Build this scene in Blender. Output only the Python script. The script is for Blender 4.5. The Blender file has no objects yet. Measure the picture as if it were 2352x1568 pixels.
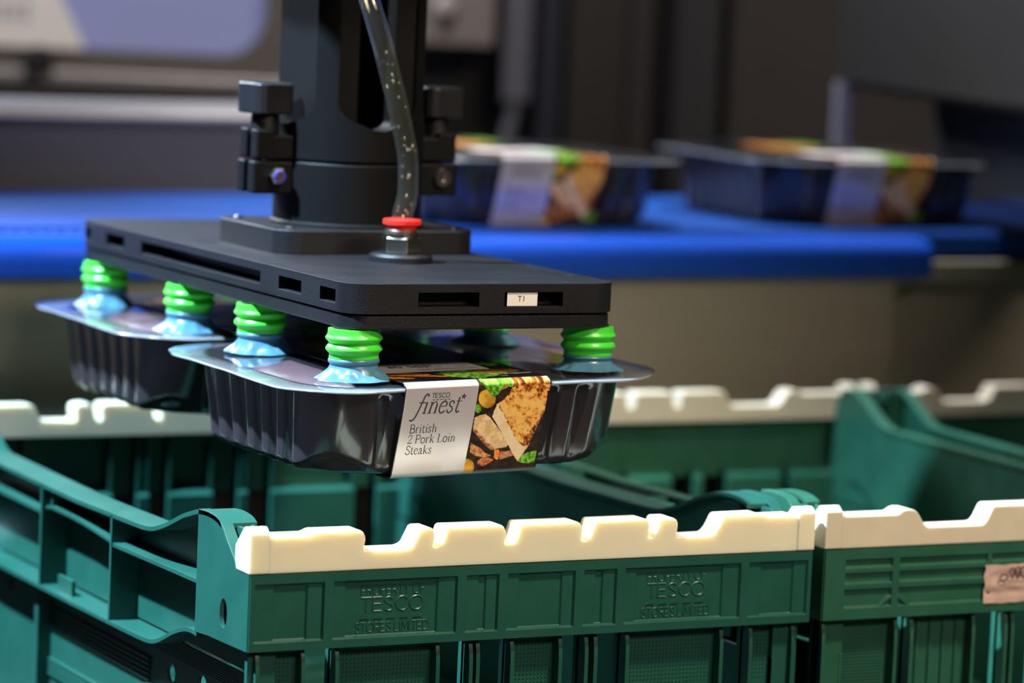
import bpy, bmesh, math, random
from mathutils import Vector, Matrix, noise
random.seed(7)
SC = bpy.context.scene
COL = SC.collection
ZO = 0.80                                   # crate rims stand 0.80 m above the floor

# ------------------------------------------------------------------ camera
cam = bpy.data.cameras.new('camera'); camo = bpy.data.objects.new('camera', cam); COL.objects.link(camo)
Rx = Vector((0.88778866, -0.45813541, 0.04408215)); Ry = Vector((-0.01032884, -0.11558625, -0.99324374))
Rz = Vector((0.46013542, 0.88133522, -0.10734817)); CP = Vector((-0.8378753, -1.93192589, 0.37511953 + ZO))
m = Matrix.Identity(4)
for i in range(3):
    m[i][0] = Rx[i]; m[i][1] = -Ry[i]; m[i][2] = -Rz[i]; m[i][3] = CP[i]
camo.matrix_world = m
cam.sensor_width = 36.0; cam.lens = 8121.84 / 2352 * 36; cam.clip_start = 0.05; cam.clip_end = 60
cam.dof.use_dof = True; cam.dof.focus_distance = 2.215; cam.dof.aperture_fstop = 4.2
SC.camera = camo

# ------------------------------------------------------------------ world, lamps, exposure
W = bpy.data.worlds.new('world'); SC.world = W; W.use_nodes = True
nt = W.node_tree; nt.nodes.clear()
tc = nt.nodes.new('ShaderNodeTexCoord'); sx = nt.nodes.new('ShaderNodeSeparateXYZ')
rp = nt.nodes.new('ShaderNodeValToRGB'); bg = nt.nodes.new('ShaderNodeBackground'); wo = nt.nodes.new('ShaderNodeOutputWorld')
ad = nt.nodes.new('ShaderNodeMath'); ad.operation = 'MULTIPLY_ADD'; ad.inputs[1].default_value = 0.5; ad.inputs[2].default_value = 0.5
nt.links.new(tc.outputs['Generated'], sx.inputs[0]); nt.links.new(sx.outputs['X'], ad.inputs[0])
nt.links.new(ad.outputs[0], rp.inputs[0]); nt.links.new(rp.outputs[0], bg.inputs[0]); nt.links.new(bg.outputs[0], wo.inputs[0])
e = rp.color_ramp.elements
e[0].position = 0.15; e[0].color = (0.30, 0.36, 0.55, 1); e[1].position = 0.8; e[1].color = (0.40, 0.32, 0.26, 1)
bg.inputs[1].default_value = 0.045

def lamp(name, kind, loc, target, power, color, size=0.1, size_y=None, spot=None, blend=0.3):
    l = bpy.data.lights.new(name, kind); l.energy = power; l.color = color
    if kind == 'AREA':
        l.shape = 'RECTANGLE'; l.size = size; l.size_y = size_y or size
    else:
        l.shadow_soft_size = size
    if spot: l.spot_size = math.radians(spot); l.spot_blend = blend
    o = bpy.data.objects.new(name, l); COL.objects.link(o); o.location = loc
    o.rotation_euler = (Vector(target) - Vector(loc)).to_track_quat('-Z', 'Y').to_euler()
    return o
lamp('key_lamp', 'SPOT', (-1.35, 0.40, 2.4 + ZO), (0.03, 0.17, ZO + 0.03), 2450, (0.53, 0.77, 1.0), 0.045, spot=35, blend=1.0)
lamp('front_ceiling_lamp', 'SPOT', (0.75, -1.25, 2.4 + ZO), (0.36, -0.06, ZO - 0.10), 320, (1.0, 0.90, 0.68), 0.16, spot=30, blend=0.45)
lamp('hall_ceiling_lamp', 'AREA', (0.6, -4.2, 2.3 + ZO), (0.3, 0.0, ZO), 105, (1.0, 0.81, 0.66), 2.4, 0.4)
lamp('machine_fill', 'SPOT', (0.05, 0.55, 1.9 + ZO), (0.66, 1.72, ZO + 0.25), 100, (1.0, 0.96, 0.95), 0.15, spot=54, blend=0.8)  # added fill, no lamp seen there; brightens the machines behind the belt
lamp('conveyor_lamp', 'SPOT', (0.80, 1.05, 2.3 + ZO), (0.80, 0.88, ZO + 0.15), 330, (0.92, 0.95, 1.0), 0.10, spot=30, blend=0.6)
lamp('rear_ceiling_lamp', 'AREA', (-0.30, 2.7, 1.55 + ZO), (0.25, 0.4, ZO + 0.1), 105, (0.80, 0.89, 1.0), 1.5, 0.30)

SC.view_settings.view_transform = 'Standard'; SC.view_settings.look = 'None'
SC.view_settings.gamma = 1.0; SC.view_settings.use_curve_mapping = False
SC.view_settings.exposure = 0.0

# ------------------------------------------------------------------ materials
MATS = {}
def mat(name, color, rough=0.5, metal=0.0, spec=0.5, noise_amt=0.0, noise_scale=40.0, bump=0.0, bump_scale=400.0,
        coat=0.0, sss=0.0, sss_r=(0.004, 0.003, 0.002), trans=0.0, ior=1.46, vcol=False, aniso=None, rough_noise=0.0):
    if name in MATS: return MATS[name]
    M = bpy.data.materials.new(name); M.use_nodes = True; n = M.node_tree.nodes; L = M.node_tree.links
    b = n['Principled BSDF']
    b.inputs['Base Color'].default_value = (*color, 1); b.inputs['Roughness'].default_value = rough
    b.inputs['Metallic'].default_value = metal; b.inputs['Specular IOR Level'].default_value = spec
    b.inputs['Coat Weight'].default_value = coat; b.inputs['Transmission Weight'].default_value = trans
    b.inputs['IOR'].default_value = ior
    if sss:
        b.inputs['Subsurface Weight'].default_value = sss; b.inputs['Subsurface Radius'].default_value = (1, .8, .5)
        b.inputs['Subsurface Scale'].default_value = sss_r[0]
    t = n.new('ShaderNodeTexCoord')
    if noise_amt or rough_noise:
        mp = n.new('ShaderNodeMapping'); L.new(t.outputs['Object'], mp.inputs[0])
        if aniso: mp.inputs['Scale'].default_value = aniso
        nz = n.new('ShaderNodeTexNoise'); nz.inputs['Scale'].default_value = noise_scale; nz.inputs['Detail'].default_value = 6
        L.new(mp.outputs[0], nz.inputs['Vector'])
        if noise_amt:
            cr = n.new('ShaderNodeMix'); cr.data_type = 'RGBA'; cr.blend_type = 'MIX'
            c0 = tuple(max(0, c * (1 - noise_amt)) for c in color); c1 = tuple(min(1, c * (1 + noise_amt)) for c in color)
            cr.inputs[6].default_value = (*c0, 1); cr.inputs[7].default_value = (*c1, 1)
            L.new(nz.outputs['Fac'], cr.inputs[0]); L.new(cr.outputs[2], b.inputs['Base Color'])
        if rough_noise:
            mr = n.new('ShaderNodeMapRange'); mr.inputs['To Min'].default_value = max(0.02, rough - rough_noise); mr.inputs['To Max'].default_value = rough + rough_noise
            L.new(nz.outputs['Fac'], mr.inputs['Value']); L.new(mr.outputs[0], b.inputs['Roughness'])
    if vcol:
        a = n.new('ShaderNodeVertexColor'); a.layer_name = 'print'; L.new(a.outputs['Color'], b.inputs['Base Color'])
    if bump:
        nb = n.new('ShaderNodeTexNoise'); nb.inputs['Scale'].default_value = bump_scale; nb.inputs['Detail'].default_value = 3
        mp2 = n.new('ShaderNodeMapping'); L.new(t.outputs['Object'], mp2.inputs[0]); L.new(mp2.outputs[0], nb.inputs['Vector'])
        if aniso: mp2.inputs['Scale'].default_value = aniso
        bp = n.new('ShaderNodeBump'); bp.inputs['Strength'].default_value = bump; bp.inputs['Distance'].default_value = 0.001
        L.new(nb.outputs['Fac'], bp.inputs['Height']); L.new(bp.outputs[0], b.inputs['Normal'])
    MATS[name] = M
    return M

def film_mat(name, tint, gloss_fac, rough, haze, haze_col):
    if name in MATS: return MATS[name]
    M = bpy.data.materials.new(name); M.use_nodes = True; n = M.node_tree.nodes; L = M.node_tree.links; n.clear()
    o = n.new('ShaderNodeOutputMaterial'); tr = n.new('ShaderNodeBsdfTransparent'); tr.inputs[0].default_value = (*tint, 1)
    gl = n.new('ShaderNodeBsdfGlossy'); gl.inputs['Roughness'].default_value = rough; gl.inputs[0].default_value = (1, 1, 1, 1)
    df = n.new('ShaderNodeBsdfDiffuse'); df.inputs[0].default_value = (*haze_col, 1)
    fr = n.new('ShaderNodeLayerWeight'); fr.inputs['Blend'].default_value = 0.5
    pw = n.new('ShaderNodeMath'); pw.operation = 'POWER'; pw.inputs[1].default_value = 5.0; L.new(fr.outputs['Facing'], pw.inputs[0])
    ma = n.new('ShaderNodeMath'); ma.operation = 'MULTIPLY_ADD'; ma.use_clamp = True; ma.inputs[1].default_value = 0.93; ma.inputs[2].default_value = 0.04 + gloss_fac
    L.new(pw.outputs[0], ma.inputs[0])
    m1 = n.new('ShaderNodeMixShader'); m1.inputs[0].default_value = haze; L.new(tr.outputs[0], m1.inputs[1]); L.new(df.outputs[0], m1.inputs[2])
    m2 = n.new('ShaderNodeMixShader'); L.new(ma.outputs[0], m2.inputs[0]); L.new(m1.outputs[0], m2.inputs[1]); L.new(gl.outputs[0], m2.inputs[2])
    L.new(m2.outputs[0], o.inputs[0])
    MATS[name] = M
    return M

GREEN = mat('crate_green_plastic', (0.011, 0.074, 0.054), 0.36, noise_amt=0.18, noise_scale=35, bump=0.06, bump_scale=900, rough_noise=0.08)
GREEN2 = mat('worn_crate_green_plastic', (0.017, 0.088, 0.052), 0.42, noise_amt=0.3, noise_scale=45, bump=0.10, bump_scale=600, rough_noise=0.1)
WHITE = mat('cream_white_plastic', (0.74, 0.68, 0.50), 0.42, sss=0.6, sss_r=(0.009,), noise_amt=0.05, noise_scale=30)
WHITE2 = mat('stained_cream_plastic', (0.60, 0.52, 0.39), 0.45, sss=0.3, sss_r=(0.006,), noise_amt=0.12, noise_scale=40)
BLACK = mat('black_moulded_nylon', (0.0065, 0.0062, 0.0075), 0.44, spec=0.4, noise_amt=0.25, noise_scale=25, bump=0.28, bump_scale=1400, rough_noise=0.08)
COLM = mat('black_column_nylon', (0.0032, 0.0032, 0.0036), 0.55, spec=0.15, noise_amt=0.25, noise_scale=25, bump=0.2, bump_scale=1400)
KNOB = mat('dark_anodised_knob', (0.018, 0.017, 0.020), 0.36, metal=0.3, bump=0.2, bump_scale=900)
LIME = mat('lime_green_silicone', (0.058, 0.58, 0.036), 0.33, sss=0.25, sss_r=(0.003,))
SKY = mat('pale_blue_silicone', (0.060, 0.160, 0.230), 0.28, sss=0.25, sss_r=(0.003,))
STEM = mat('black_cup_stem', (0.01, 0.01, 0.012), 0.5)
STEEL = mat('bright_steel', (0.62, 0.58, 0.54), 0.22, metal=1.0, rough_noise=0.06, noise_scale=60)
BRASS = mat('nickel_plated_fitting', (0.66, 0.57, 0.46), 0.2, metal=1.0)
BLUEDOT = mat('blue_threadlock', (0.08, 0.05, 0.85), 0.4)
RED = mat('red_release_collar', (0.72, 0.022, 0.015), 0.35)
PAPER = mat('white_tag_paper', (0.82, 0.76, 0.72), 0.5)
INK = mat('black_print_ink', (0.010, 0.010, 0.012), 0.6)
GREYINK = mat('dark_grey_print_ink', (0.055, 0.050, 0.052), 0.5)
WHITEINK = mat('white_print_ink', (0.75, 0.75, 0.75), 0.5)
TRAYB = mat('black_tray_plastic', (0.034, 0.028, 0.032), 0.15, coat=0.3)
FLANGE = film_mat('clear_tray_flange', (0.40, 0.41, 0.43), 0.06, 0.12, 0.40, (0.62, 0.63, 0.67))
FILM = film_mat('clear_lid_film', (0.82, 0.84, 0.84), 0.02, 0.07, 0.05, (0.30, 0.30, 0.33))
HOSEM = film_mat('clear_hose_plastic', (0.97, 0.965, 0.90), 0.05, 0.035, 0.014, (0.75, 0.72, 0.60))
BOREM = film_mat('clear_hose_bore', (0.98, 0.975, 0.92), 0.0, 0.05, 0.0, (0.5, 0.5, 0.5))
DROP = film_mat('clear_water_drop', (0.95, 0.95, 0.92), 0.30, 0.03, 0.05, (0.8, 0.8, 0.75))
SILVER = mat('silver_foil_print', (0.74, 0.63, 0.62), 0.30, metal=0.42, spec=0.5)  # pink tint in the base colour stands for a reflection on the foil
PRINT = mat('printed_card', (0.02, 0.02, 0.02), 0.45, vcol=True, spec=0.15)
CARDEDGE = mat('black_card', (0.010, 0.010, 0.011), 0.25, coat=0.2)
MEAT = mat('pink_pork', (0.24, 0.12, 0.14), 0.35, noise_amt=0.35, noise_scale=60, bump=0.3, bump_scale=200)
BELT = mat('blue_belt_plastic', (0.010, 0.072, 0.34), 0.38, noise_amt=0.12, noise_scale=90)
BLUEBAR = mat('blue_guide_plastic', (0.010, 0.070, 0.44), 0.26)
INOX = mat('brushed_stainless_panel', (0.40, 0.365, 0.28), 0.52, metal=0.5, noise_amt=0.10, noise_scale=14, aniso=(0.5, 1, 10), rough_noise=0.06)
INOX2 = mat('satin_stainless_guard', (0.42, 0.40, 0.39), 0.40, metal=0.7, noise_amt=0.08, noise_scale=10)
DARKM = mat('dark_painted_steel', (0.013, 0.0105, 0.009), 0.5)
BROWNM = mat('brown_grey_cover_steel', (0.016, 0.0125, 0.0105), 0.6, spec=0.2, noise_amt=0.15, noise_scale=6)
WINBLUE = mat('lavender_cover_panel', (0.30, 0.345, 0.64), 0.32)
GREYBOX = mat('grey_enamel', (0.20, 0.175, 0.16), 0.45)
LGREY = mat('pale_grey_post_paint', (0.20, 0.185, 0.225), 0.5)
NOTICE = mat('white_notice_plastic', (0.74, 0.72, 0.70), 0.5)
NTEXT = mat('faded_grey_ink', (0.36, 0.35, 0.40), 0.6)
KRAFT = mat('stained_pink_paper', (0.50, 0.34, 0.28), 0.7, noise_amt=0.35, noise_scale=70, bump=0.4, bump_scale=160)
FLOORM = mat('grey_resin_floor', (0.10, 0.10, 0.105), 0.45, noise_amt=0.2, noise_scale=8)
WALLM = mat('dark_factory_wall_paint', (0.035, 0.031, 0.028), 0.7, noise_amt=0.1, noise_scale=3)

# ------------------------------------------------------------------ mesh helpers
class MB:
    def __init__(s): s.v = []; s.f = []; s.mi = []
    def add(s, vs, fs, mi=0):
        o = len(s.v); s.v += [tuple(p) for p in vs]; s.f += [tuple(i + o for i in f) for f in fs]; s.mi += [mi] * len(fs)
    def box(s, x0, x1, y0, y1, z0, z1, mi=0):
        v = [(x, y, z) for x in (x0, x1) for y in (y0, y1) for z in (z0, z1)]
        s.add(v, [(0, 1, 3, 2), (4, 6, 7, 5), (0, 4, 5, 1), (2, 3, 7, 6), (0, 2, 6, 4), (1, 5, 7, 3)], mi)
    def plate(s, loops, fn, t0, t1, mi=0):
        """flat outline (first loop) with holes (other loops), extruded from t0 to t1; fn(a,b,t)->xyz"""
        bm = bmesh.new(); es = []; L = []
        for lp in loops:
            vs = [bm.verts.new((a, b, 0)) for a, b in lp]; L.append(vs)
            es += [bm.edges.new((vs[i], vs[(i + 1) % len(vs)])) for i in range(len(vs))]
        if len(loops) == 1: bm.faces.new(L[0])
        else: bmesh.ops.triangle_fill(bm, use_beauty=True, use_dissolve=False, edges=es)
        bm.verts.index_update()
        co = [(v.co.x, v.co.y) for v in bm.verts]; fs = [[v.index for v in f.verts] for f in bm.faces]
        if len(loops) > 1:
            fs2 = []
            for f in fs:
                cx = sum(co[i][0] for i in f) / len(f); cy = sum(co[i][1] for i in f) / len(f)
                if not any(inside(cx, cy, h) for h in loops[1:]): fs2.append(f)
            fs = fs2
        n = len(co); vv = [fn(a, b, t0) for a, b in co] + [fn(a, b, t1) for a, b in co]
        ff = [tuple(f) for f in fs] + [tuple(i + n for i in reversed(f)) for f in fs]
        k = 0
        for lp in loops:
            c = len(lp)
            ff += [(k + i, k + (i + 1) % c, k + (i + 1) % c + n, k + i + n) for i in range(c)]; k += c
        bm.free(); s.add(vv, ff, mi)
    def lathe(s, prof, c=(0, 0, 0), n=32, cap0=True, cap1=True, mi=0, fn=None):
        vs = []; fs = []
        for r, z in prof:
            for i in range(n):
                a = 2 * math.pi * i / n
                p = (c[0] + r * math.cos(a), c[1] + r * math.sin(a), c[2] + z)
                vs.append(fn(p, a, r, z) if fn else p)
        for k in range(len(prof) - 1):
            for i in range(n):
                j = (i + 1) % n; fs.append((k * n + i, k * n + j, (k + 1) * n + j, (k + 1) * n + i))
        if cap0: fs.append(tuple(reversed(range(n))))
        if cap1: fs.append(tuple((len(prof) - 1) * n + i for i in range(n)))
        s.add(vs, fs, mi)
    def tube(s, pts, r, n=12, mi=0, caps=True):
        pts = [Vector(p) for p in pts]; vs = []; fs = []; up = Vector((0.3, 0.9, 0.1))
        for k, p in enumerate(pts):
            d = (pts[min(k + 1, len(pts) - 1)] - pts[max(k - 1, 0)]).normalized()
            a = d.cross(up).normalized(); b = d.cross(a).normalized()
            for i in range(n):
                t = 2 * math.pi * i / n; vs.append(p + a * (r * math.cos(t)) + b * (r * math.sin(t)))
        for k in range(len(pts) - 1):
            for i in range(n):
                j = (i + 1) % n; fs.append((k * n + i, k * n + j, (k + 1) * n + j, (k + 1) * n + i))
        if caps: fs.append(tuple(reversed(range(n)))); fs.append(tuple((len(pts) - 1) * n + i for i in range(n)))
        s.add(vs, fs, mi)
    def grid(s, rows, mi=0, closed=False):
        n = len(rows[0]); vs = [p for r in rows for p in r]; fs = []
        for k in range(len(rows) - 1):
            for i in range(n if closed else n - 1):
                j = (i + 1) % n; fs.append((k * n + i, k * n + j, (k + 1) * n + j, (k + 1) * n + i))
        s.add(vs, fs, mi)
    def build(s, name, m, parent=None, bevel=0.0, seg=2, angle=35, loc=(0, 0, 0), fix=True):
        me = bpy.data.meshes.new(name); me.from_pydata(s.v, [], s.f)
        ms = m if isinstance(m, (list, tuple)) else [m]
        for x in ms: me.materials.append(x)
        if len(ms) > 1: me.polygons.foreach_set('material_index', s.mi)
        me.update()
        if fix:
            bm = bmesh.new(); bm.from_mesh(me); bmesh.ops.recalc_face_normals(bm, faces=bm.faces); bm.to_mesh(me); bm.free()
        me.shade_smooth()
        if angle < 180: me.set_sharp_from_angle(angle=math.radians(angle))
        o = bpy.data.objects.new(name, me); COL.objects.link(o); o.location = loc
        if parent: o.parent = parent
        if bevel:
            bv = o.modifiers.new('bevel', 'BEVEL'); bv.width = bevel; bv.segments = seg; bv.limit_method = 'ANGLE'; bv.angle_limit = math.radians(40)
            bv.harden_normals = True
        return o

def inside(x, y, poly):
    r = False; n = len(poly)
    for i in range(n):
        x0, y0 = poly[i]; x1, y1 = poly[(i + 1) % n]
        if (y0 > y) != (y1 > y) and x < (x1 - x0) * (y - y0) / (y1 - y0) + x0: r = not r
    return r

def smooth(pts, n=5):
    out = []
    for i in range(len(pts) - 1):
        p0 = pts[max(i - 1, 0)]; p1 = pts[i]; p2 = pts[i + 1]; p3 = pts[min(i + 2, len(pts) - 1)]
        for k in range(n):
            t = k / n
            out.append(tuple(0.5 * (2 * b + (c - a) * t + (2 * a - 5 * b + 4 * c - d) * t * t + (3 * b - a - 3 * c + d) * t ** 3) for a, b, c, d in zip(p0, p1, p2, p3)))
    out.append(tuple(pts[-1])); return out

def rrect(x0, x1, y0, y1, r, n=5):
    out = []
    for cx, cy, a0 in ((x1 - r, y1 - r, 0), (x0 + r, y1 - r, 90), (x0 + r, y0 + r, 180), (x1 - r, y0 + r, 270)):
        for k in range(n + 1):
            a = math.radians(a0 + 90 * k / n); out.append((cx + r * math.cos(a), cy + r * math.sin(a)))
    return out

def ellipse(cx, cy, rx, ry, n=24): return [(cx + rx * math.cos(2 * math.pi * i / n), cy + ry * math.sin(2 * math.pi * i / n)) for i in range(n)]

def cut(o, cutters):
    """apply boolean differences without operators; the cutters vanish afterwards"""
    for c in cutters:
        b = o.modifiers.new('cut', 'BOOLEAN'); b.operation = 'DIFFERENCE'; b.object = c; b.solver = 'EXACT'
    dg = bpy.context.evaluated_depsgraph_get(); dg.update()
    me = bpy.data.meshes.new_from_object(o.evaluated_get(dg), depsgraph=dg)
    o.modifiers.clear(); old = o.data; nm = old.name; o.data = me; bpy.data.meshes.remove(old); me.name = nm
    for c in cutters:
        cm = c.data; bpy.data.objects.remove(c); bpy.data.meshes.remove(cm)
    me.shade_smooth(); me.set_sharp_from_angle(angle=math.radians(35))
    return o

def thing(name, label, cat, loc=(0, 0, 0), rot=(0, 0, 0), group=None):
    o = bpy.data.objects.new(name, None); COL.objects.link(o); o.location = (loc[0], loc[1], loc[2] + ZO); o.rotation_euler = rot
    o['label'] = label; o['category'] = cat
    if group: o['group'] = group
    o.empty_display_size = 0.05
    return o
def copy_tree(o, parent=None):
    c = o.copy(); COL.objects.link(c)
    if parent: c.parent = parent
    for ch in list(o.children): copy_tree(ch, c)
    return c
def struct(o): o['kind'] = 'structure'; return o

# ------------------------------------------------------------------ stroke lettering
def C(*p): return ('c', p)
def S(*p): return ('s', p)
SANS = {
 'P': (.58, [S((0, 0), (0, 1)), C((0, 1), (.3, 1), (.52, .9), (.52, .6), (.3, .48), (0, .48))]),
 'R': (.62, [S((0, 0), (0, 1)), C((0, 1), (.3, 1), (.52, .9), (.52, .62), (.3, .5), (0, .5)), S((.26, .5), (.58, 0))]),
 'O': (.86, [C((.4, 1), (.12, .88), (0, .5), (.12, .12), (.4, 0), (.68, .12), (.8, .5), (.68, .88), (.4, 1))]),
 'E': (.56, [S((.48, 1), (0, 1), (0, 0), (.5, 0)), S((0, .52), (.44, .52))]),
 'T': (.62, [S((0, 1), (.6, 1)), S((.3, 1), (.3, 0))]),
 'Y': (.62, [S((0, 1), (.3, .48), (.6, 1)), S((.3, .48), (.3, 0))]),
 'F': (.52, [S((.48, 1), (0, 1), (0, 0)), S((0, .52), (.42, .52))]),
 'S': (.58, [C((.5, .85), (.3, 1), (.08, .9), (.06, .68), (.27, .52), (.48, .36), (.5, .12), (.26, 0), (.02, .14))]),
 'L': (.52, [S((0, 1), (0, 0), (.46, 0))]),
 'I': (.14, [S((.03, 0), (.03, 1))]),
 'M': (.82, [S((0, 0), (.06, 1), (.4, .25), (.72, 1), (.8, 0))]),
 'D': (.72, [S((0, 0), (0, 1)), C((0, 1), (.3, 1), (.56, .85), (.66, .5), (.56, .15), (.3, 0), (0, 0))]),
 'C': (.76, [C((.72, .82), (.5, 1), (.2, .92), (0, .5), (.2, .08), (.5, 0), (.72, .18))]),
}
T_, H_ = .112, .048
def sv(x, y0, y1, foot=True, head=True, w=.12):      # upright stem with hairline serifs
    st = [(T_, S((x, y0), (x, y1)))]
    if foot: st.append((H_, S((x - w, y0 + .02), (x + w, y0 + .02))))
    if head: st.append((H_, S((x - w, y1 - .02), (x + .02, y1 - .04))))
    return st
SERIF = {
 'B': (.68, sv(.12, 0, 1) + [(.09, C((.12, .97), (.4, .97), (.52, .87), (.5, .62), (.3, .53), (.12, .53))), (.11, C((.3, .53), (.58, .44), (.6, .14), (.42, .03), (.12, .03)))]),
 'P': (.62, sv(.12, 0, 1) + [(.09, C((.12, .97), (.38, .97), (.54, .86), (.54, .6), (.38, .48), (.12, .48)))]),
 'L': (.62, sv(.12, 0, 1) + [(H_, S((.12, .02), (.54, .02), (.57, .25)))]),
 'S': (.56, [(.09, C((.46, .74), (.44, .92), (.26, 1), (.07, .88), (.1, .64), (.28, .5), (.46, .36), (.47, .1), (.24, 0), (.05, .1), (.03, .28)))]),
 '2': (.56, [(.08, C((.06, .72), (.1, .92), (.27, 1), (.45, .88), (.44, .64), (.24, .32), (.04, .03))), (.09, S((.04, .04), (.48, .04), (.5, .2)))]),
 'r': (.44, sv(.12, 0, .64) + [(.07, C((.12, .42), (.2, .58), (.32, .65), (.4, .58)))]),
 'i': (.28, sv(.13, 0, .64) + [(.13, S((.12, .86), (.14, .96)))]),
 't': (.36, [(.1, C((.13, .84), (.13, .4), (.14, .1), (.24, .0), (.34, .08))), (H_, S((.0, .62), (.32, .62)))]),
 's': (.42, [(.085, C((.33, .48), (.3, .6), (.18, .65), (.06, .55), (.1, .4), (.25, .3), (.34, .17), (.26, .03), (.14, 0), (.04, .08), (.03, .18)))]),
 'h': (.6, sv(.12, 0, 1) + [(.06, C((.12, .4), (.22, .58), (.36, .64), (.46, .5))), (T_, S((.46, .52), (.46, 0))), (H_, S((.36, .02), (.56, .02)))]),
 'n': (.6, sv(.12, 0, .64) + [(.06, C((.12, .4), (.22, .58), (.36, .64), (.46, .5))), (T_, S((.46, .52), (.46, 0))), (H_, S((.36, .02), (.56, .02)))]),
 'o': (.56, [(.1, C((.27, .65), (.09, .55), (.04, .32), (.1, .09), (.27, 0), (.44, .09), (.5, .32), (.44, .55), (.27, .65)))]),
 'k': (.6, sv(.12, 0, 1) + [(.05, S((.14, .26), (.44, .62))), (.1, S((.24, .36), (.48, .02))), (H_, S((.36, .62), (.54, .62))), (H_, S((.38, .02), (.58, .02)))]),
 'e': (.5, [(.05, S((.08, .37), (.42, .37))), (.09, C((.43, .37), (.4, .56), (.25, .65), (.09, .54), (.04, .3), (.1, .09), (.26, 0), (.43, .12)))]),
 'a': (.52, [(.1, C((.08, .5), (.16, .63), (.3, .63), (.36, .5), (.36, .1), (.42, .01), (.5, .06))), (.08, C((.36, .4), (.16, .34), (.05, .18), (.14, .01), (.36, .14)))]),
 'f': (.36, [(.1, C((.5, 1.0), (.4, 1.08), (.27, .98), (.2, .6), (.1, .0), (.02, -.26), (-.12, -.36), (-.24, -.3))), (.11, S((.47, .99), (.51, .95))), (H_ + .02, S((.02, .62), (.4, .62)))]),
 'ı': (.3, sv(.13, 0, .64)),
}
def stroke_geo(pts, w):
    """left/right offsets of a polyline"""
    P = [Vector((p[0], p[1])) for p in pts]; L = []; R = []
    for i, p in enumerate(P):
        d0 = (p - P[i - 1]) if i > 0 else None; d1 = (P[i + 1] - p) if i < len(P) - 1 else None
        if d0 is None or d0.length < 1e-9: d0 = d1
        if d1 is None or d1.length < 1e-9: d1 = d0
        d0 = d0.normalized(); d1 = d1.normalized(); t = (d0 + d1)
        t = t.normalized() if t.length > 1e-6 else d1
        nrm = Vector((-t.y, t.x)); k = max(0.45, abs(t.dot(d1)))
        L.append(p + nrm * (w / 2 / k)); R.append(p - nrm * (w / 2 / k))
    return P, L, R
def letter(mb, text, font, x, y, size, fn, w=None, raised=0.0, shear=0.0, track=0.06, sx=1.0, mi=0):
    """write text as strokes; fn(u,v,h)->xyz"""
    cx = 0.0
    for ch in text:
        if ch == ' ': cx += .32; continue
        adv, strokes = font[ch]
        for st in strokes:
            if isinstance(st[0], float): sw, st = st
            else: sw = w
            pts = smooth(list(st[1]), 4) if st[0] == 'c' else list(st[1])
            pts = [(cx + a + shear * b, b) for a, b in pts]
            P, L, R = stroke_geo(pts, sw)
            f = lambda q, h: fn(x + q[0] * size * sx, y + q[1] * size, h)
            if raised:
                mb.grid([[f(a, 0), f(a * .55 + b * .45, raised), f(a * .45 + b * .55, raised), f(b, 0)] for a, b in zip(L, R)], mi)
            else:
                mb.grid([[f(a, 0), f(b, 0)] for a, b in zip(L, R)], mi)
        cx += adv + track
    return cx * size * sx
def twidth(text, font, size, track=0.06, sx=1.0): return sum((.32 if c == ' ' else font[c][0] + track) for c in text) * size * sx - track * size * sx

def bfont(text, size, m, name, parent, mtx, extrude=0.0):
    cu = bpy.data.curves.new(name, 'FONT'); cu.body = text; cu.size = size; cu.align_x = 'CENTER'; cu.align_y = 'CENTER'; cu.extrude = extrude
    t = bpy.data.objects.new(name, cu); COL.objects.link(t)
    dg = bpy.context.evaluated_depsgraph_get(); dg.update()
    me = bpy.data.meshes.new_from_object(t.evaluated_get(dg), depsgraph=dg)
    bpy.data.objects.remove(t); bpy.data.curves.remove(cu)
    me.transform(mtx); me.materials.clear(); me.materials.append(m)
    o = bpy.data.objects.new(name, me); COL.objects.link(o); o.parent = parent
    return o

# ------------------------------------------------------------------ room
mb = MB(); mb.box(-6, 8, -5, 8, -0.1, 0); struct(mb.build('floor', FLOORM))
mb = MB(); mb.box(-6, 8, 6.0, 6.2, 0, 5); struct(mb.build('wall_back', WALLM))
# ------------------------------------------------------------------ crates
HB = 0.0475                                   # height of the moulded band under the rim
CH = 0.19                                     # crate height
def relief(mb, x0, x1, z0, z1, rects, s=0.0011, back=0.0065, mi=0):
    """moulded front: flat at y=0 with sunken rectangles (x0,x1,z0,z1,depth)"""
    eps = .00025
    def lines(a, b, k):
        q = {a, b}
        for r in rects:
            lo, hi = (r[0], r[1]) if k == 0 else (r[2], r[3])
            for e, d in ((lo, 1), (hi, -1)):
                for t in (-eps, 0, s * .5, s, s + eps): q.add(e + d * t)
        return sorted(v for v in q if a - 1e-9 <= v <= b + 1e-9)
    xs = lines(x0, x1, 0); zs = lines(z0, z1, 1)
    def h(x, z):
        t = 0
        for a, b, c, d, dep in rects:
            q = min(x - a, b - x, z - c, d - z) / s
            if q > 0:
                q = min(1, q); t += dep * (q * q * (3 - 2 * q))
        return t
    rows = [[(x, h(x, z), z) for x in xs] for z in zs]
    mb.grid(rows, mi)
    ring = [(x, z0) for x in xs] + [(x1, z) for z in zs[1:]] + [(x, z1) for x in reversed(xs[:-1])] + [(x0, z) for z in reversed(zs[1:-1])]
    n = len(ring); vs = [(x, 0, z) for x, z in ring] + [(x, back, z) for x, z in ring]
    mb.add(vs, [(i, (i + 1) % n, (i + 1) % n + n, i + n) for i in range(n)] + [tuple(range(n, 2 * n))], mi)

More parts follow.
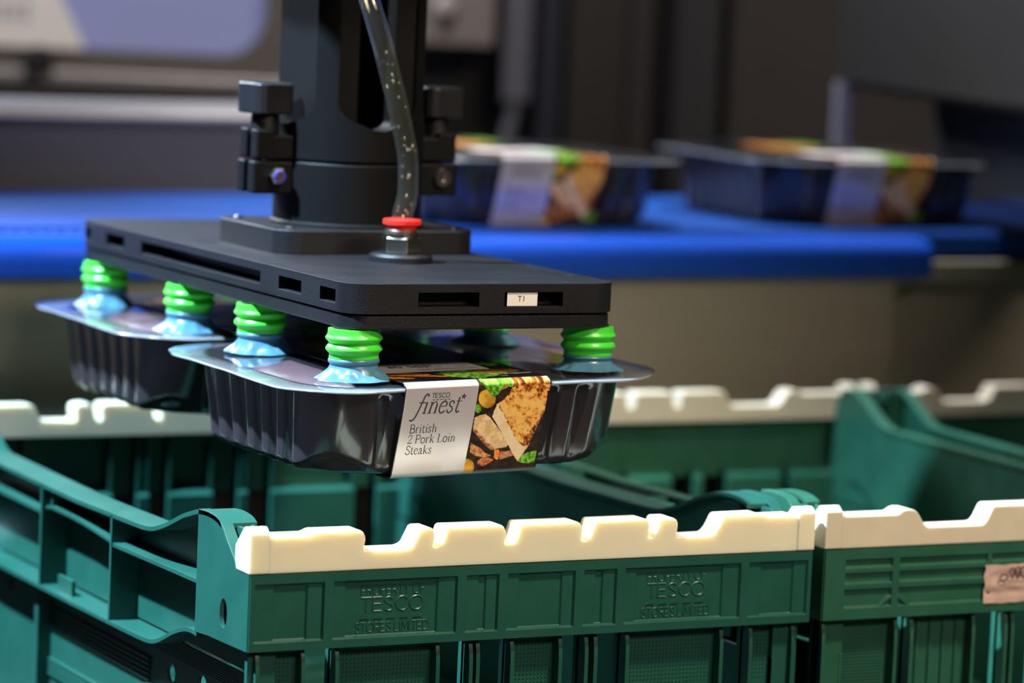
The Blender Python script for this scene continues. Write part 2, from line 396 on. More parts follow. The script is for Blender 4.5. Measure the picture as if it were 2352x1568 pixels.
def dots(mb, x0, x1, z0, z1, y, p=.00265, r=.0008, hgt=.0006):
    nx = int((x1 - x0) / p); nz = int((z1 - z0) / p)
    for j in range(nz):
        for i in range(nx):
            cx = x0 + (i + .5) * p; cz = z1 - (j + .5) * p
            vs = [(cx + r * math.cos(k * math.pi / 3), y, cz + r * math.sin(k * math.pi / 3)) for k in range(6)]
            vs += [(cx + r * .5 * math.cos(k * math.pi / 3), y - hgt, cz + r * .5 * math.sin(k * math.pi / 3)) for k in range(6)]
            mb.add(vs, [(k, (k + 1) % 6, (k + 1) % 6 + 6, k + 6) for k in range(6)] + [tuple(range(6, 12))])

SLATS1 = [(.008, .041, 1), (.0612, .1325, 1), (.153, .1605, 0), (.182, .2190, 1), (.2352, .2445, 0), (.265, .3375, 1), (.357, .392, 1)]
SLATS2 = [(.004, .0635, 2), (.0735, .126, 3), (.150, .158, 0), (.180, .220, 2), (.242, .250, 0), (.274, .3265, 3), (.3365, .396, 2)]
RIB1 = [.053, .1435, .1724, .2266, .2566, .3485]
def end_panel(style, root, G, front=True):
    mb = MB(); rects = []; z0, z1 = -HB, -.0005
    if style == 1:
        ed = [.002] + RIB1 + [.398]
        for k in range(7):
            a = ed[k] + (.003 if k else .0015); b = ed[k + 1] - (.003 if k < 6 else .0015)
            rects.append((a, b, -.0425, -.0062, .0018))
            f = {0: (.013, .0105), 1: (.0085, .0125), 2: (.009, .008), 3: (.0085, .0085), 4: (.009, .009), 5: (.0085, .0125), 6: (.010, .010)}[k]
            rects.append((a + f[0], b - f[1], -.0418, -.0070, .0012))
    else:
        for xa, xb in ((.0165, .054), (.059, .130), (.133, .267), (.270, .341), (.346, .3835)):
            for za, zb in ((-.0135, -.0075), (-.0240, -.0165), (-.0400, -.0275)):
                if xb < .2 and xa > .05 and xb < .14: xb2 = xb
                rects.append((xa, xb, za, zb, .0022))
    relief(mb, .0007, .3993, z0, z1, rects)
    if style == 2:
        for cx in (.0565, .3435):                # small moulded arch under each upright rib
            P, L, R = stroke_geo(smooth([(cx - .0150, -.0440), (cx - .0085, -.0375), (cx - .0030, -.0338), (cx + .0030, -.0338), (cx + .0085, -.0375), (cx + .0150, -.0440)], 4), .0040)
            mb.grid([[(a[0], .0024, a[1]), (a[0] * .75 + b[0] * .25, .0004, a[1] * .75 + b[1] * .25), (a[0] * .25 + b[0] * .75, .0004, a[1] * .25 + b[1] * .75), (b[0], .0024, b[1])] for a, b in zip(L, R)])
    mb.box(.0010, .3990, .0005, .009, -.0035, -.0008)
    p = mb.build('end_panel', G, root, bevel=.0006, seg=2, loc=(0, 0, CH))
    # slatted lower part, channel section
    sb = MB()
    for a, b, kind in (SLATS1 if style == 1 else SLATS2):
        prof = [(.0055, -.0385), (.0070, -.0390), (.0205, -.0475), (.0205, -.186), (.0130, -.186), (.0130, -.052), (.0055, -.0465)]
        sb.plate([prof], lambda y, z, t: (t, y, z), a, b)
        rib = [(.0160, -.0480), (.0075, -.0480), (.0058, -.0520), (.0046, -.0580), (.0042, -.066), (.0042, -.186), (.0160, -.186)]
        for x in (a, b - .0026): sb.plate([rib], lambda y, z, t: (t, y, z), x, x + .0026)
        for x in ((a, b - .0022) if style == 1 else ()): sb.box(x, x + .0022, .0062, .0175, -.046, -.0025)
        if style == 1 and (b - a) < .045 and kind: sb.box(a, b, .0062, .0175, -.0050, -.0025)
        if kind == 1: dots(sb, a + .005, b - .005, -.088, -.0485, .0130)
        if kind == 3:
            for k in range(1, 5): x = a + (b - a) * k / 5; sb.box(x - .0008, x + .0008, .0115, .0135, -.186, -.052)
        if kind == 2:
            for k in range(24): sb.box(a + .006, b - .006, .0124, .0134, -.056 - k * .0022, -.0552 - k * .0022)
    q = sb.build('slatted_wall', G, root, loc=(0, 0, CH))
    if not front:
        for o in (p, q): o.rotation_euler = (0, 0, math.pi); o.location = (.4, .6, CH)
    return p

def side_panel(root, G, mirror, broken=False, rail=0.0):
    """long side; outside faces -x. mirror flips it to x=0.4"""
    fx = (lambda x: .4 - x) if mirror else (lambda x: x)
    mb = MB()
    yz = lambda a, b, t: (fx(t), a, b)
    hump = smooth([(.0128, .0006), (.022, .0040), (.031, .0105), (.0405, .0185), (.0470, .0238), (.0545, .0265), (.068, .0275), (.0835, .0268)], 4)
    for end in (0, 1):
        g = (lambda y: y) if not end else (lambda y: .6 - .58 * y)
        out = [(g(y), z) for y, z in [(0.0012, -.0005)] + hump + [(.0835, -.0503), (.062, -.0488), (.03, -.0482), (.0012, -HB)]]
        loops = [out, ellipse(g(.0388), -.0305, .0058, .0092)]
        if broken and not end: loops.append([(g(y), z) for y, z in ((.026, .0035), (.034, .0115), (.0415, .0175), (.050, .0232), (.060, .0235), (.064, .016), (.060, .009), (.050, .004), (.040, .0015))])
        mb.plate(loops, yz, 0.0, .0028)
        # return face, second hinge plate
        mb.plate([[(g(.0805), .0262), (g(.0835), .0262), (g(.0835), -.0500), (g(.0805), -.0500)]], yz, .0005, .021)
        mb.plate([[(g(y), z) for y, z in ((.0155, -.010), (.0175, .006), (.024, .013), (.030, .0195), (.036, .022), (.052, .022), (.052, -.012))]], yz, .0105, .0130)
    def strip(line, x0, x1, th):
        mb.plate([line + [(y, z - th) for y, z in reversed(line)]], yz, x0, x1)
    strip([(y, z + .0004) for y, z in hump], .0002, .0075, .0026)
    half = smooth([(.0470, .0238), (.0545, .0265), (.068, .0277), (.0835, .0268), (.0951, .0240), (.1092, .0200), (.122, .0153), (.1342, .0108), (.149, .0062), (.163, .0030), (.180, .0016)], 4)
    strip(half + [(.30, -.0004)] + [(.6 - .58 * y, z) for y, z in reversed(half)], rail, .024, .0030)
    low = smooth([(.0805, -.0500), (.091, -.0496), (.1027, -.0512), (.118, -.0558), (.1314, -.0612), (.146, -.0668), (.1589, -.0696), (.176, -.0705), (.20, -.0708)], 4)
    strip(low + [(.30, -.0712)] + [(.6 - .58 * y, z) for y, z in reversed(low)], 0.0, .022, .0028)
    for g in (lambda y: y, lambda y: .6 - y):
        a, b = sorted((g(.2310), g(.2340)))
        mb.plate([[(a, -.001), (b, -.001), (b, -.0712), (a, -.0712)]], yz, 0.0, .021)
        strip(sorted([(g(.082), -.0175), (g(.232), -.0190)]), .001, .021, .0026)
        lip = smooth([(.2335, -.0200), (.262, -.0172), (.290, -.0152), (.300, -.0148)], 3)
    lipall = smooth([(.2335, -.0195), (.262, -.0172), (.305, -.0147), (.355, -.0142), (.3660, -.0160)], 4)
    strip(lipall, .003, .019, .0022)
    mb.plate([[(.356, -.0005), (.3585, -.0005), (.3585, -.0150), (.356, -.0150)]], yz, .004, .019)
    mb.box(fx(.006), fx(.0085), .318, .346, -.0712, -.0605)
    mb.plate([[(.232, -.036), (.238, -.036), (.240, -.044), (.232, -.050)]], yz, .006, .010)
    # recessed wall behind the frame, and the lower wall
    body = [(.012, -.0690)] + [(.012, .0005), (.0470, .0225)] + [(y, z - .002) for y, z in half[2:]] + [(.30, -.002)] + [(.6 - .58 * y, z - .002) for y, z in reversed(half[2:])] + [(.573, .0225), (.588, .0005), (.588, -.0690)]
    if broken: body = [(.064, -.0690), (.064, .0245)] + body[6:]
    mb.plate([body], yz, .0195, .0220)
    p = mb.build('side_panel', G, root, bevel=.0007, seg=2, loc=(0, 0, CH))
    lw = MB()
    hol = [ellipse(g(y), z, .0068, .0062) for g in (lambda y: y, lambda y: .6 - y) for y, z in ((.170, -.0950), (.117, -.0922))]
    lw.plate([[(.008, -.0715), (.592, -.0715), (.592, -.186), (.008, -.186)]] + hol, yz, .0205, .0228)
    for k in range(9):
        z = -.0930 - .0034 * k - (.02 if k > 4 else 0); lw.box(fx(.0185), fx(.0208), .205, .395, z - .0010, z + .0010)
    for k in range(8):
        z = -.0725 - .0016 * k; lw.box(fx(.0201), fx(.0207), .018, .198, z - .0004, z + .0004); lw.box(fx(.0201), fx(.0207), .402, .582, z - .0004, z + .0004)
    lw.box(fx(.010), fx(.0208), .395, .402, -.186, -.072); lw.box(fx(.010), fx(.0208), .198, .205, -.186, -.1085)
    for y0, y1 in ((.0085, .0125), (.5875, .5915)): lw.box(fx(.004), fx(.0228), y0, y1, -.186, -.0485)
    lw.build('lower_wall', G, root, bevel=.0003, seg=1, loc=(0, 0, CH))
    return p

PROF1 = [(.0124, 0), (.0124, .0225), (.040, .0225), (.0435, .0245), (.074, .0245), (.0765, .020), (.0752, .0118), (.104, .0118), (.108, .0135), (.1135, .0245), (.1219, .0245), (.1238, .020), (.1222, .0122), (.1266, .0122), (.129, .015), (.1321, .0245), (.1709, .0245), (.1735, .019), (.172, .012), (.1785, .012), (.1805, .015), (.1837, .0247), (.2249, .0247), (.2275, .020), (.2265, .0122), (.231, .0122), (.2330, .015), (.2365, .0247), (.2744, .0248), (.276, .021), (.2751, .0122), (.279, .0122), (.2810, .016), (.284, .0248), (.2946, .0248), (.297, .0215), (.2960, .0122), (.3227, .0125), (.326, .016), (.3308, .0248), (.3603, .0250), (.3625, .0232), (.3876, .0232), (.3876, 0)]
h2 = [(.0124, 0), (.0124, .0215), (.056, .0215), (.0605, .0245), (.068, .0245), (.0715, .0225), (.077, .0145), (.080, .0122), (.124, .0122), (.127, .0145), (.1325, .0248), (.1735, .0248), (.1745, .0125), (.1815, .0125), (.1825, .0248)]
PROF2 = h2 + [(.4 - x, z) for x, z in reversed(h2)]
def support_bar(root, prof, M, flip=False):
    mb = MB(); xy = lambda a, b, t: (a, t, b)
    pr = []
    for i, p in enumerate(prof):                       # soften the corners of the teeth
        if 0 < i < len(prof) - 1:
            a, b = prof[i - 1], prof[i + 1]
            for q in (a, b):
                d = math.hypot(q[0] - p[0], q[1] - p[1]); k = min(.0012 / d, .3)
                pr.append((p[0] + (q[0] - p[0]) * k, p[1] + (q[1] - p[1]) * k))
        else: pr.append(p)
    mb.plate([pr], xy, .0006, .0190)
    yz = lambda a, b, t: (t, a, b)
    for x0, x1 in ((-.0005, .0125), (.3875, .4005)):
        mb.plate([[(.0001, .0002), (.0001, .0248), (.005, .0285), (.010, .0278), (.0225, .0150), (.0230, .0060), (.0205, .0002)]], yz, x0, x1)
    for xa, xb in ((.0045, .0078), (.3922, .3955)):
        mb.plate([[(.006, .0010), (.018, .0010), (.0385, -.0205), (.0420, -.0290), (.0400, -.0350), (.0350, -.0335), (.0345, -.0260)]], yz, xa, xb)
    o = mb.build('support_bar', M, root, bevel=.0011, seg=3, loc=(0, 0, CH))
    o['label'] = 'cream white toothed bar along the short rim'
    if flip: o.rotation_euler = (0, 0, math.pi); o.location = (.4, .6, CH)
    return o

def emboss(parent, x0, x1, mirror=False):
    mb = MB(); cx = (x0 + x1) / 2; d = .00285
    fn = lambda u, v, h: (u, d - h, v)
    def line(t, size, z, w, sx=1.0, h=.0003, track=.1):
        L = twidth(t, SANS, size, track, sx); letter(mb, t, SANS, cx - L / 2 + .0008, z, size, fn, w, h, 0, track, sx)
    line('PROPERTY OF', .0058, -.0161, .13, .98)
    line('TESCO', .0086, -.0264, .15, 1.32, .00045)
    for k in range(5):
        x = cx - .0213 + k * .0090
        mb.plate([[(x, -.0310), (x + .0060, -.0310), (x + .0075, -.0288), (x + .0030, -.0288)]], lambda a, b, t: (a, t, b), d, d - .0006)
    line('STORES LIMITED', .0058, -.0392, .12, .98)
    return mb.build('raised_lettering', GREEN, parent, angle=3)

def base_tray(root, G):
    mb = MB(); mb.box(.012, .388, .014, .586, -.1885, -.183)
    for k in range(1, 12): mb.box(.014, .386, .05 * k - .002, .05 * k + .002, -.184, -.180)
    return mb.build('base', G, root, loc=(0, 0, CH))

def crate(x, label, style, G, Wm, broken=False):
    r = thing('plastic_crate', label, 'crate', (x, 0, -CH))
    f = end_panel(style, r, G)
    end_panel(style, r, G, False)
    rl = 0.0 if style == 1 else .0135
    side_panel(r, G, False, False, rl); side_panel(r, G, True, broken, rl)
    base_tray(r, G)
    prof = PROF1 if style == 1 else PROF2
    support_bar(r, prof, Wm); support_bar(r, prof, Wm, True)
    return r, f
crate1, front1 = crate(0.0, 'green plastic crate in front, clean cream toothed bar, directly under the hanging meat packs', 1, GREEN, WHITE, True)
emboss(front1, .0650, .1285); emboss(front1, .2690, .3275)
crate2, front2 = crate(.409, 'scuffed green crate with a torn pink paper label, right of the front crate', 2, GREEN2, WHITE2)
crate3, front3 = crate(.818, 'green crate furthest right, only its long side and rear cream bar in view', 2, GREEN2, WHITE2)

# torn label on the second crate
mb = MB(); rows = []; rnd = random.Random(3)
for j in range(17):
    row = []
    for i in range(41):
        u = i / 40; v = j / 16
        x = .1275 + .088 * u + (.0016 * noise.noise((v * 5, 1, 0)) if i == 0 else 0); z = -.0152 - .0262 * v + (.0012 * noise.noise((u * 9, 3, 0)) if j in (0, 16) else 0)
        y = -.0006 + .0014 * max(0, noise.noise((u * 7, v * 5, .3))) * -1 + .0012 * max(0, math.sin((z + .0138) * 2 * math.pi / .0115)) * .6
        row.append((x, y, z))
    rows.append(row)
mb.grid(rows); lab = mb.build('paper_label', KRAFT, crate2, loc=(0, 0, CH), angle=180); lab['label'] = 'torn stained pink paper label'
mb = MB()
fn = lambda u, v, h: (u, -.0030 - h, v)
for x, z, w, hh in ((.1415, -.0215, .003, .0045), (.1485, -.0175, .002, .006), (.1530, -.0168, .0022, .0072), (.1575, -.0170, .0030, .0068), (.1635, -.0165, .0022, .007), (.168, -.0170, .0030, .0066), (.174, -.0168, .0022, .0072)):
    el = [(x + w * math.cos(t * math.pi / 5), z - hh / 2 + hh / 2 * math.sin(t * math.pi / 5)) for t in range(11)]
    P, L, R = stroke_geo(el, .0011); mb.grid([[fn(a[0], a[1], 0), fn(b[0], b[1], 0)] for a, b in zip(L, R)])
mb.build('printed_marks', mat('faded_maroon_ink', (.10, .045, .05), .7), lab)
# ------------------------------------------------------------------ crate table under the crates
tb = thing('steel_table', 'dark steel table carrying the row of green crates', 'table', (.6, .32, -.80))
mb = MB(); mb.box(-.75, .85, -.40, .36, .575, .6095); mb.build('table_top', DARKM, tb, bevel=.002)
for x in (-.7, .8):
    for y in (-.36, .32):
        mb = MB(); mb.box(x - .02, x + .02, y - .02, y + .02, 0.0, .576); mb.build('leg', DARKM, tb)
# ------------------------------------------------------------------ vacuum gripper
gr = thing('vacuum_gripper', 'black robot gripper head on a round column, with green and blue suction cups', 'gripper', (.1758, .285, .1415))
GO = (-.1758, -.285, -.1415)                     # children are modelled in crate coordinates
GX0, GX1, GY0, GY1 = .0796, .2719, .045, .5257
def gb(mb, name, m, parent=None, **k):
    """build in crate coordinates under the gripper (or one of its parts, which sits at the gripper's origin)"""
    if parent is None: return mb.build(name, m, gr, loc=GO, **k)
    return mb.build(name, m, parent, **k)
def oct_out(i, r=.018):
    return rrect(GX0 + i, GX1 - i, GY0 + i, GY1 - i, r, 6)
xy = lambda a, b, t: (a, b, t)
mb = MB(); mb.plate([oct_out(0)], xy, .1522, .1711)
up = gb(mb, 'upper_plate', BLACK)
def cutter(x0, x1, y0, y1, z0, z1):
    c = MB(); c.box(x0, x1, y0, y1, z0, z1); return c.build('cutter', BLACK, None, loc=GO)
def gcut(o, cs):
    for c in cs: c.parent = gr
    bpy.context.view_layer.update()
    return cut(o, cs)
slots = []
for a, b in ((.0660, .0895), (.1187, .1547), (.1845, .3977), (.4303, .4668), (.4982, .5170)):
    slots.append(cutter(GX0 - .01, GX0 + .018, a, b, .1572, .1658)); slots.append(cutter(GX1 - .018, GX1 + .01, a, b, .1572, .1658))
for a, b in ((.1271, .1697), (.1877, .2295)):
    slots.append(cutter(a, b, GY0 - .01, GY0 + .016, .1565, .1657)); slots.append(cutter(a, b, GY1 - .016, GY1 + .01, .1565, .1657))
bpy.context.view_layer.update()
gcut(up, slots)
bv = up.modifiers.new('bevel', 'BEVEL'); bv.width = .0016; bv.segments = 3; bv.limit_method = 'ANGLE'; bv.angle_limit = math.radians(50); bv.harden_normals = True
# engraved wordmark strokes and shallow screw pits in the top face
mb = MB(); fn = lambda u, v, h: (u, v, .17125)
def stroke(pts, w):
    P, L, R = stroke_geo(pts, w); mb.grid([[fn(a[0], a[1], 0), fn(b[0], b[1], 0)] for a, b in zip(L, R)])
x = .178
for pts in ([(0, .012), (0, .001), (.006, .001)], [(.0105, .008), (.0085, .006), (.0105, .001)], [(.0145, .001), (.0145, .006), (.018, .006), (.018, .001)], [(.018, .006), (.0215, .006), (.0215, .001)],
            [(.0250, .001), (.0250, .010), (.0300, .010)], [(.0300, .001), (.0250, .001)], [(.0335, .001), (.0380, .001), (.0380, .006), (.0335, .006), (.0335, .001)], [(.0455, .006), (.0415, .006), (.0415, .001), (.0455, .001)], [(.0490, .012), (.0490, .001)], [(.0490, .004), (.0530, .008)], [(.0505, .005), (.0535, .001)], [(.0570, .006), (.0570, .001)]):
    stroke([(x + a, .0760 + b * 1.5) for a, b in pts], .0011)
gb(mb, 'engraved_wordmark', STEM, up, angle=180)
for cx, cy in ((.0905, .130), (.0905, .185), (.0905, .082), (.1850, .0530), (.2350, .0530), (.2610, .150), (.2610, .095), (.0905, .42), (.2610, .30)):
    mb = MB(); mb.lathe([(.0034, .17118), (.0034, .17125)], (cx, cy, 0), 14); gb(mb, 'screw_pit', STEM, up)
mb = MB(); mb.box(.1900, .2117, .0460, .0468, .15675, .1655)
tg = gb(mb, 'number_tag', PAPER, bevel=.0002); tg['label'] = 'small white paper tag reading T1'
bfont('T1', .0052, INK, 'tag_print', tg, Matrix.Translation((.2003, .04592, .1613)) @ Matrix.Rotation(math.radians(90), 4, 'X') @ Matrix.Scale(1.0, 4))
mb = MB(); mb.plate([oct_out(.0012, .017)], xy, .1422, .1512); gb(mb, 'lower_plate', BLACK, bevel=.0012, seg=2)
mb = MB(); mb.plate([oct_out(.0035, .015)], xy, .1505, .1530); gb(mb, 'seal_gap', STEM)
mb = MB(); mb.plate([rrect(.1175, .2672, .2400, .3600, .0170, 6)], xy, .1708, .1875); mp = gb(mb, 'mounting_block', BLACK, bevel=.0010, seg=2)
for cx, cy in ((.131, .256), (.254, .256), (.131, .344), (.254, .344)):
    mb = MB(); mb.lathe([(.0030, .1872), (.0030, .1884), (.0022, .1890)], (cx, cy, 0), 14)
    gb(mb, 'cap_screw', STEEL, mp, angle=30)
CX, CY, CR = .193, .300, .0515
mb = MB(); mb.lathe([(.0535, .1872), (.0535, .189), (.0515, .1905), (CR, .2300), (CR - .0010, .2312)], (CX, CY, 0), 72); gb(mb, 'lower_collar', COLM, angle=30)
mb = MB(); mb.lathe([(CR - .0012, .2322), (CR, .2333), (CR, .62)], (CX, CY, 0), 72); colm = gb(mb, 'column_sleeve', COLM, angle=30)
mb = MB(); mb.lathe([(.06, .4900), (.165, .4950), (.170, .5000), (.170, .5400), (.165, .5450), (.06, .5500)], (CX, CY, 0), 64); gb(mb, 'wrist_shade_disc', COLM, angle=30)  # unseen wrist disc, added and sized to cast shade on the upper column
cs = []
for ang in (0, 90, 180, 270):
    a = math.radians(ang); d = (math.sin(a), -math.cos(a))
    for hw, r0, zb in (((.0290, .0400, .2565), (.0135, .0150, .2545)) if ang % 180 == 0 else ((.0340, .0410, .2565),)):
        c = MB(); pr = [(hw * math.cos(math.pi + k * math.pi / 12), zb + hw * .55 + hw * .55 * math.sin(math.pi + k * math.pi / 12)) for k in range(13)] + [(hw, .59), (-hw, .59)]
        fnc = lambda p, q, t, d=d: (CX + d[0] * t - d[1] * p, CY + d[1] * t + d[0] * p, q)
        c.plate([pr], fnc, r0, .075); cs.append(c.build('cutter', BLACK, None, loc=GO))
c = MB(); c.lathe([(.0300, .2520), (.0300, .60)], (CX, CY, 0), 48); cs.append(c.build('cutter', BLACK, None, loc=GO))
gcut(colm, cs)
for sgn in (-1, 1):
    X = lambda v: CX + sgn * v
    def bx(mb, a, b, *r): mb.box(min(X(a), X(b)), max(X(a), X(b)), *r)
    for z0, z1, e, nm in ((.2085, .2308, .0775, 'lower_clamp_ear'), (.2322, .2488, .0760, 'upper_clamp_ear')):
        mb = MB(); bx(mb, .040, e - .012, .2850, .3150, z0, z1)
        bx(mb, e - .014, e, .2850, .2968, z0, z1 + (.0035 if z0 > .22 else 0)); bx(mb, e - .014, e, .3035, .3150, z0, z1 + (.0035 if z0 > .22 else 0))
        o = gb(mb, nm, COLM, bevel=.0018, seg=3)
        if z0 < .22:
            sb = MB()
            if sgn < 0:
                sb.lathe([(.0052, 0), (.0060, .0010), (.0060, .0045), (.0040, .0060)], (0, 0, 0), 6); sb.lathe([(.0032, .005), (.0032, .0072)], (0, 0, 0), 16)
            else: sb.lathe([(.0066, 0), (.0066, .0022), (.0060, .0032), (.0026, .0032), (.0022, .0012)], (0, 0, 0), 24)
            sc = gb(sb, 'clamp_screw', STEEL, o, angle=30)
            sc.location = (X(.0605) if sgn < 0 else X(.0655), .2852, .2210); sc.rotation_euler = (math.radians(90), 0, 0)
            if sgn < 0:
                tb2 = MB(); tb2.lathe([(.0036, .0060), (.0042, .0066), (.0036, .0071)], (0, 0, 0), 16, False, False)
                dot = MB(); dot.lathe([(.0041, .0059), (.0041, .0064), (.0033, .0064)], (0, 0, 0), 18, False, False)
                dd = gb(dot, 'thread_seal', BLUEDOT, o, angle=30); dd.location = sc.location; dd.rotation_euler = sc.rotation_euler
    kx = X(.0640) if sgn < 0 else X(.0660)
    mb = MB()
    out = []
    for k in range(4):                                     # four-lobed grip
        a = math.radians(45 + 90 * k + 12)
        for da, r in ((-.42, .0168), (-.2, .0185), (0, .0190), (.2, .0185), (.42, .0168), (math.pi / 4, .0148)):
            out.append((kx + r * math.cos(a + da), CY + r * math.sin(a + da)))
    mb.plate([out], xy, .2628, .2840)
    kn = gb(mb, 'clamp_knob', KNOB, bevel=.0018, seg=3, angle=25)
    mb = MB(); mb.lathe([(.0098, .2485), (.0098, .2600), (.0090, .2635)], (kx, CY, 0), 28); gb(mb, 'knob_stem', BLACK, kn)
# hose fitting and hose
FX, FY = .1848, .193
mb = MB(); mb.lathe([(.0213, .1708), (.0213, .1748), (.0198, .1765), (.012, .1768)], (FX, FY, 0), 48); ft = gb(mb, 'hose_fitting', BLACK, angle=30)
mb = MB(); mb.lathe([(.0128, .1766), (.0142, .1778), (.0142, .1868), (.0128, .1885)], (FX, FY, 0), 6, fn=lambda p, a, r, z: (FX + r * math.cos(a + .36), FY + r * math.sin(a + .36), z))
gb(mb, 'hex_nut', BRASS, ft, bevel=.0009, seg=2)
mb = MB(); mb.lathe([(.0126, .1880), (.0126, .1900), (.0115, .1908), (.0122, .1918), (.0110, .1930)], (FX, FY, 0), 32); gb(mb, 'threaded_neck', BRASS, ft, angle=25)
mb = MB(); mb.lathe([(.0095, .1925), (.0098, .1950), (.0128, .1962), (.0128, .1990), (.0122, .1994), (.0072, .1994)], (FX, FY, 0), 40); gb(mb, 'release_collar', RED, ft, angle=30)
hp = [(FX, .193, .194), (FX, .193, .202), (.1878, .193, .2150), (.1880, .1932, .2295), (.1866, .1934, .2440), (.1828, .1936, .2590), (.1780, .194, .2770), (.1732, .195, .2930), (.1690, .196, .3080), (.1646, .198, .3230), (.1580, .203, .3460), (.149, .212, .375), (.146, .224, .42), (.158, .236, .47), (.17, .243, .52), (.18, .248, .56), (.185, .255, .60)]
hp = smooth(hp, 4)
mb = MB(); mb.tube(hp, .0070, 28, caps=False); hs = gb(mb, 'air_hose', HOSEM, angle=180)
mb = MB(); mb.tube(hp, .0053, 24, caps=False); gb(mb, 'hose_bore', BOREM, hs, angle=180)
mb = MB(); rd = random.Random(11)
for i in range(34):
    k = rd.randrange(3, 34); q = Vector(hp[k]); a = rd.uniform(3.2, 5.6); r = rd.uniform(.0005, .0011)
    mb.lathe([(r * math.sin(t * math.pi / 6) + 1e-5, r * 1.5 * -math.cos(t * math.pi / 6)) for t in range(7)], (q.x + .0049 * math.cos(a), q.y + .0049 * math.sin(a), q.z + rd.uniform(-.002, .002)), 8)
o = gb(mb, 'water_droplets', DROP, hs, angle=180); o['kind'] = 'stuff'
# suction cups
BELL = [(.0152, 0), (.0164, -.0002), (.0166, -.0030), (.0170, -.0042), (.0180, -.0056), (.0178, -.0068), (.0165, -.0082), (.0157, -.0094), (.0166, -.0104), (.0178, -.0122), (.0177, -.0136), (.0164, -.0150), (.0156, -.0160), (.0157, -.0186), (.0150, -.0194)]
SKIRT = [(.0150, -.0186), (.0160, -.0192), (.0163, -.0204), (.0158, -.0216), (.0151, -.0222), (.0154, -.0236), (.0168, -.0258), (.0190, -.0282), (.0218, -.0300), (.0240, -.0309), (.0236, -.0313)]
BELL = BELL[:2] + smooth(BELL[2:], 3); SKIRT = smooth(SKIRT, 3)
def zwarp(pf, L): return [(r, z if z > -.0192 else -.0192 + (z + .0192) * L) for r, z in pf]
def cup(cx, cy, L, seed, tilt=(0, 0)):
    ztop = .1420
    tot = L; k = (tot - .0192) / (.0313 - .0192)
    mb = MB(); mb.lathe(BELL, (0, 0, 0), 40, cap0=True, cap1=True)
    def fn(p, a, r, z):
        n = noise.noise((math.cos(a) * 2.2 + seed, math.sin(a) * 2.2, seed * .7)); n2 = noise.noise((math.cos(a) * 4 + seed, math.sin(a) * 4, 5.))
        q = max(0, (r - .0158) / .0082) if z < -.0235 * 1 else 0
        rr = r + q * (.0030 * n + .0018 * n2); zz = z + q * (1 - q) * .011 * n2
        return (rr * math.cos(a), rr * math.sin(a), zz)
    c = mb.build('suction_cup', LIME, gr, angle=60, loc=(GO[0] + cx, GO[1] + cy, GO[2] + ztop - .0004)); c.rotation_euler = (tilt[0], tilt[1], 0)
    sm = MB(); sm.lathe(zwarp(SKIRT, k), (0, 0, 0), 56, cap0=False, cap1=True, fn=fn); sm.build('cup_skirt', SKY, c, angle=50)
    st = MB(); st.lathe([(.0135, .0012), (.0135, -.0020)], (0, 0, 0), 24); st.build('cup_stem', STEM, c)
k = 0
for cx, L in ((.0930, .0322), (.2600, .0280)):
    for cy in (.0650, .2120, .3370, .4990):
        k += 1; cup(cx, cy, L, k * 1.37, (random.uniform(-.03, .03), random.uniform(-.03, .03)))
# ------------------------------------------------------------------ packaged steaks
TH = .0580
def art_noise(x, y, s=1.0, o=0.0): return noise.fractal((x * s + o, y * s, o * .37), 1.0, 2.0, 3)
def mixc(a, b, t): t = max(0, min(1, t)); return tuple(p + (q - p) * t for p, q in zip(a, b))
def sd_edge(x, y, poly):
    best = 1e9
    for i in range(len(poly)):
        ax, ay = poly[i]; bx, by = poly[(i + 1) % len(poly)]; dx, dy = bx - ax, by - ay
        t = max(0, min(1, ((x - ax) * dx + (y - ay) * dy) / (dx * dx + dy * dy + 1e-9)))
        best = min(best, math.hypot(x - ax - t * dx, y - ay - t * dy))
    return best
CHOP = [(1000, 200), (1530, 180), (1510, 330), (1455, 560), (1330, 800), (1200, 1090), (1040, 1325), (960, 1200), (820, 930), (665, 680), (680, 610), (735, 495), (830, 440), (930, 330)]
SEAR = [(1000, 200), (1530, 180), (1510, 330), (1455, 560), (1330, 800), (1200, 1090), (1120, 1100), (1010, 1000), (900, 800), (830, 640), (735, 495), (830, 440), (930, 330)]
SLICE = [(405, 690), (480, 650), (560, 638), (640, 700), (720, 800), (820, 930), (910, 1060), (880, 1110), (720, 1135), (640, 1150), (540, 1060), (380, 870)]
BITS = [([(350, 1040), (450, 1090), (560, 1180), (650, 1235), (560, 1260), (420, 1230), (340, 1170)], (.42, .10, .02), (.62, .30, .12)),
        ([(450, 1290), (560, 1250), (690, 1285), (640, 1330), (520, 1380), (455, 1350)], (.36, .07, .02), (.62, .22, .08)),
        ([(700, 1140), (775, 1150), (770, 1240), (745, 1300), (690, 1260)], (.60, .14, .015), (.80, .30, .05)),
        ([(780, 1180), (960, 1160), (980, 1235), (860, 1270), (770, 1290)], (.34, .09, .03), (.55, .25, .12))]
LEAF1 = [(510, 225), (640, 195), (800, 205), (880, 230), (800, 290), (760, 370), (690, 395), (650, 380), (610, 310)]
LEAF2 = [(1110, 1225), (1200, 1190), (1350, 1185), (1345, 1290), (1275, 1345), (1160, 1360), (1050, 1325)]
LEAF3 = [(890, 200), (1010, 195), (990, 240), (940, 250), (890, 235)]
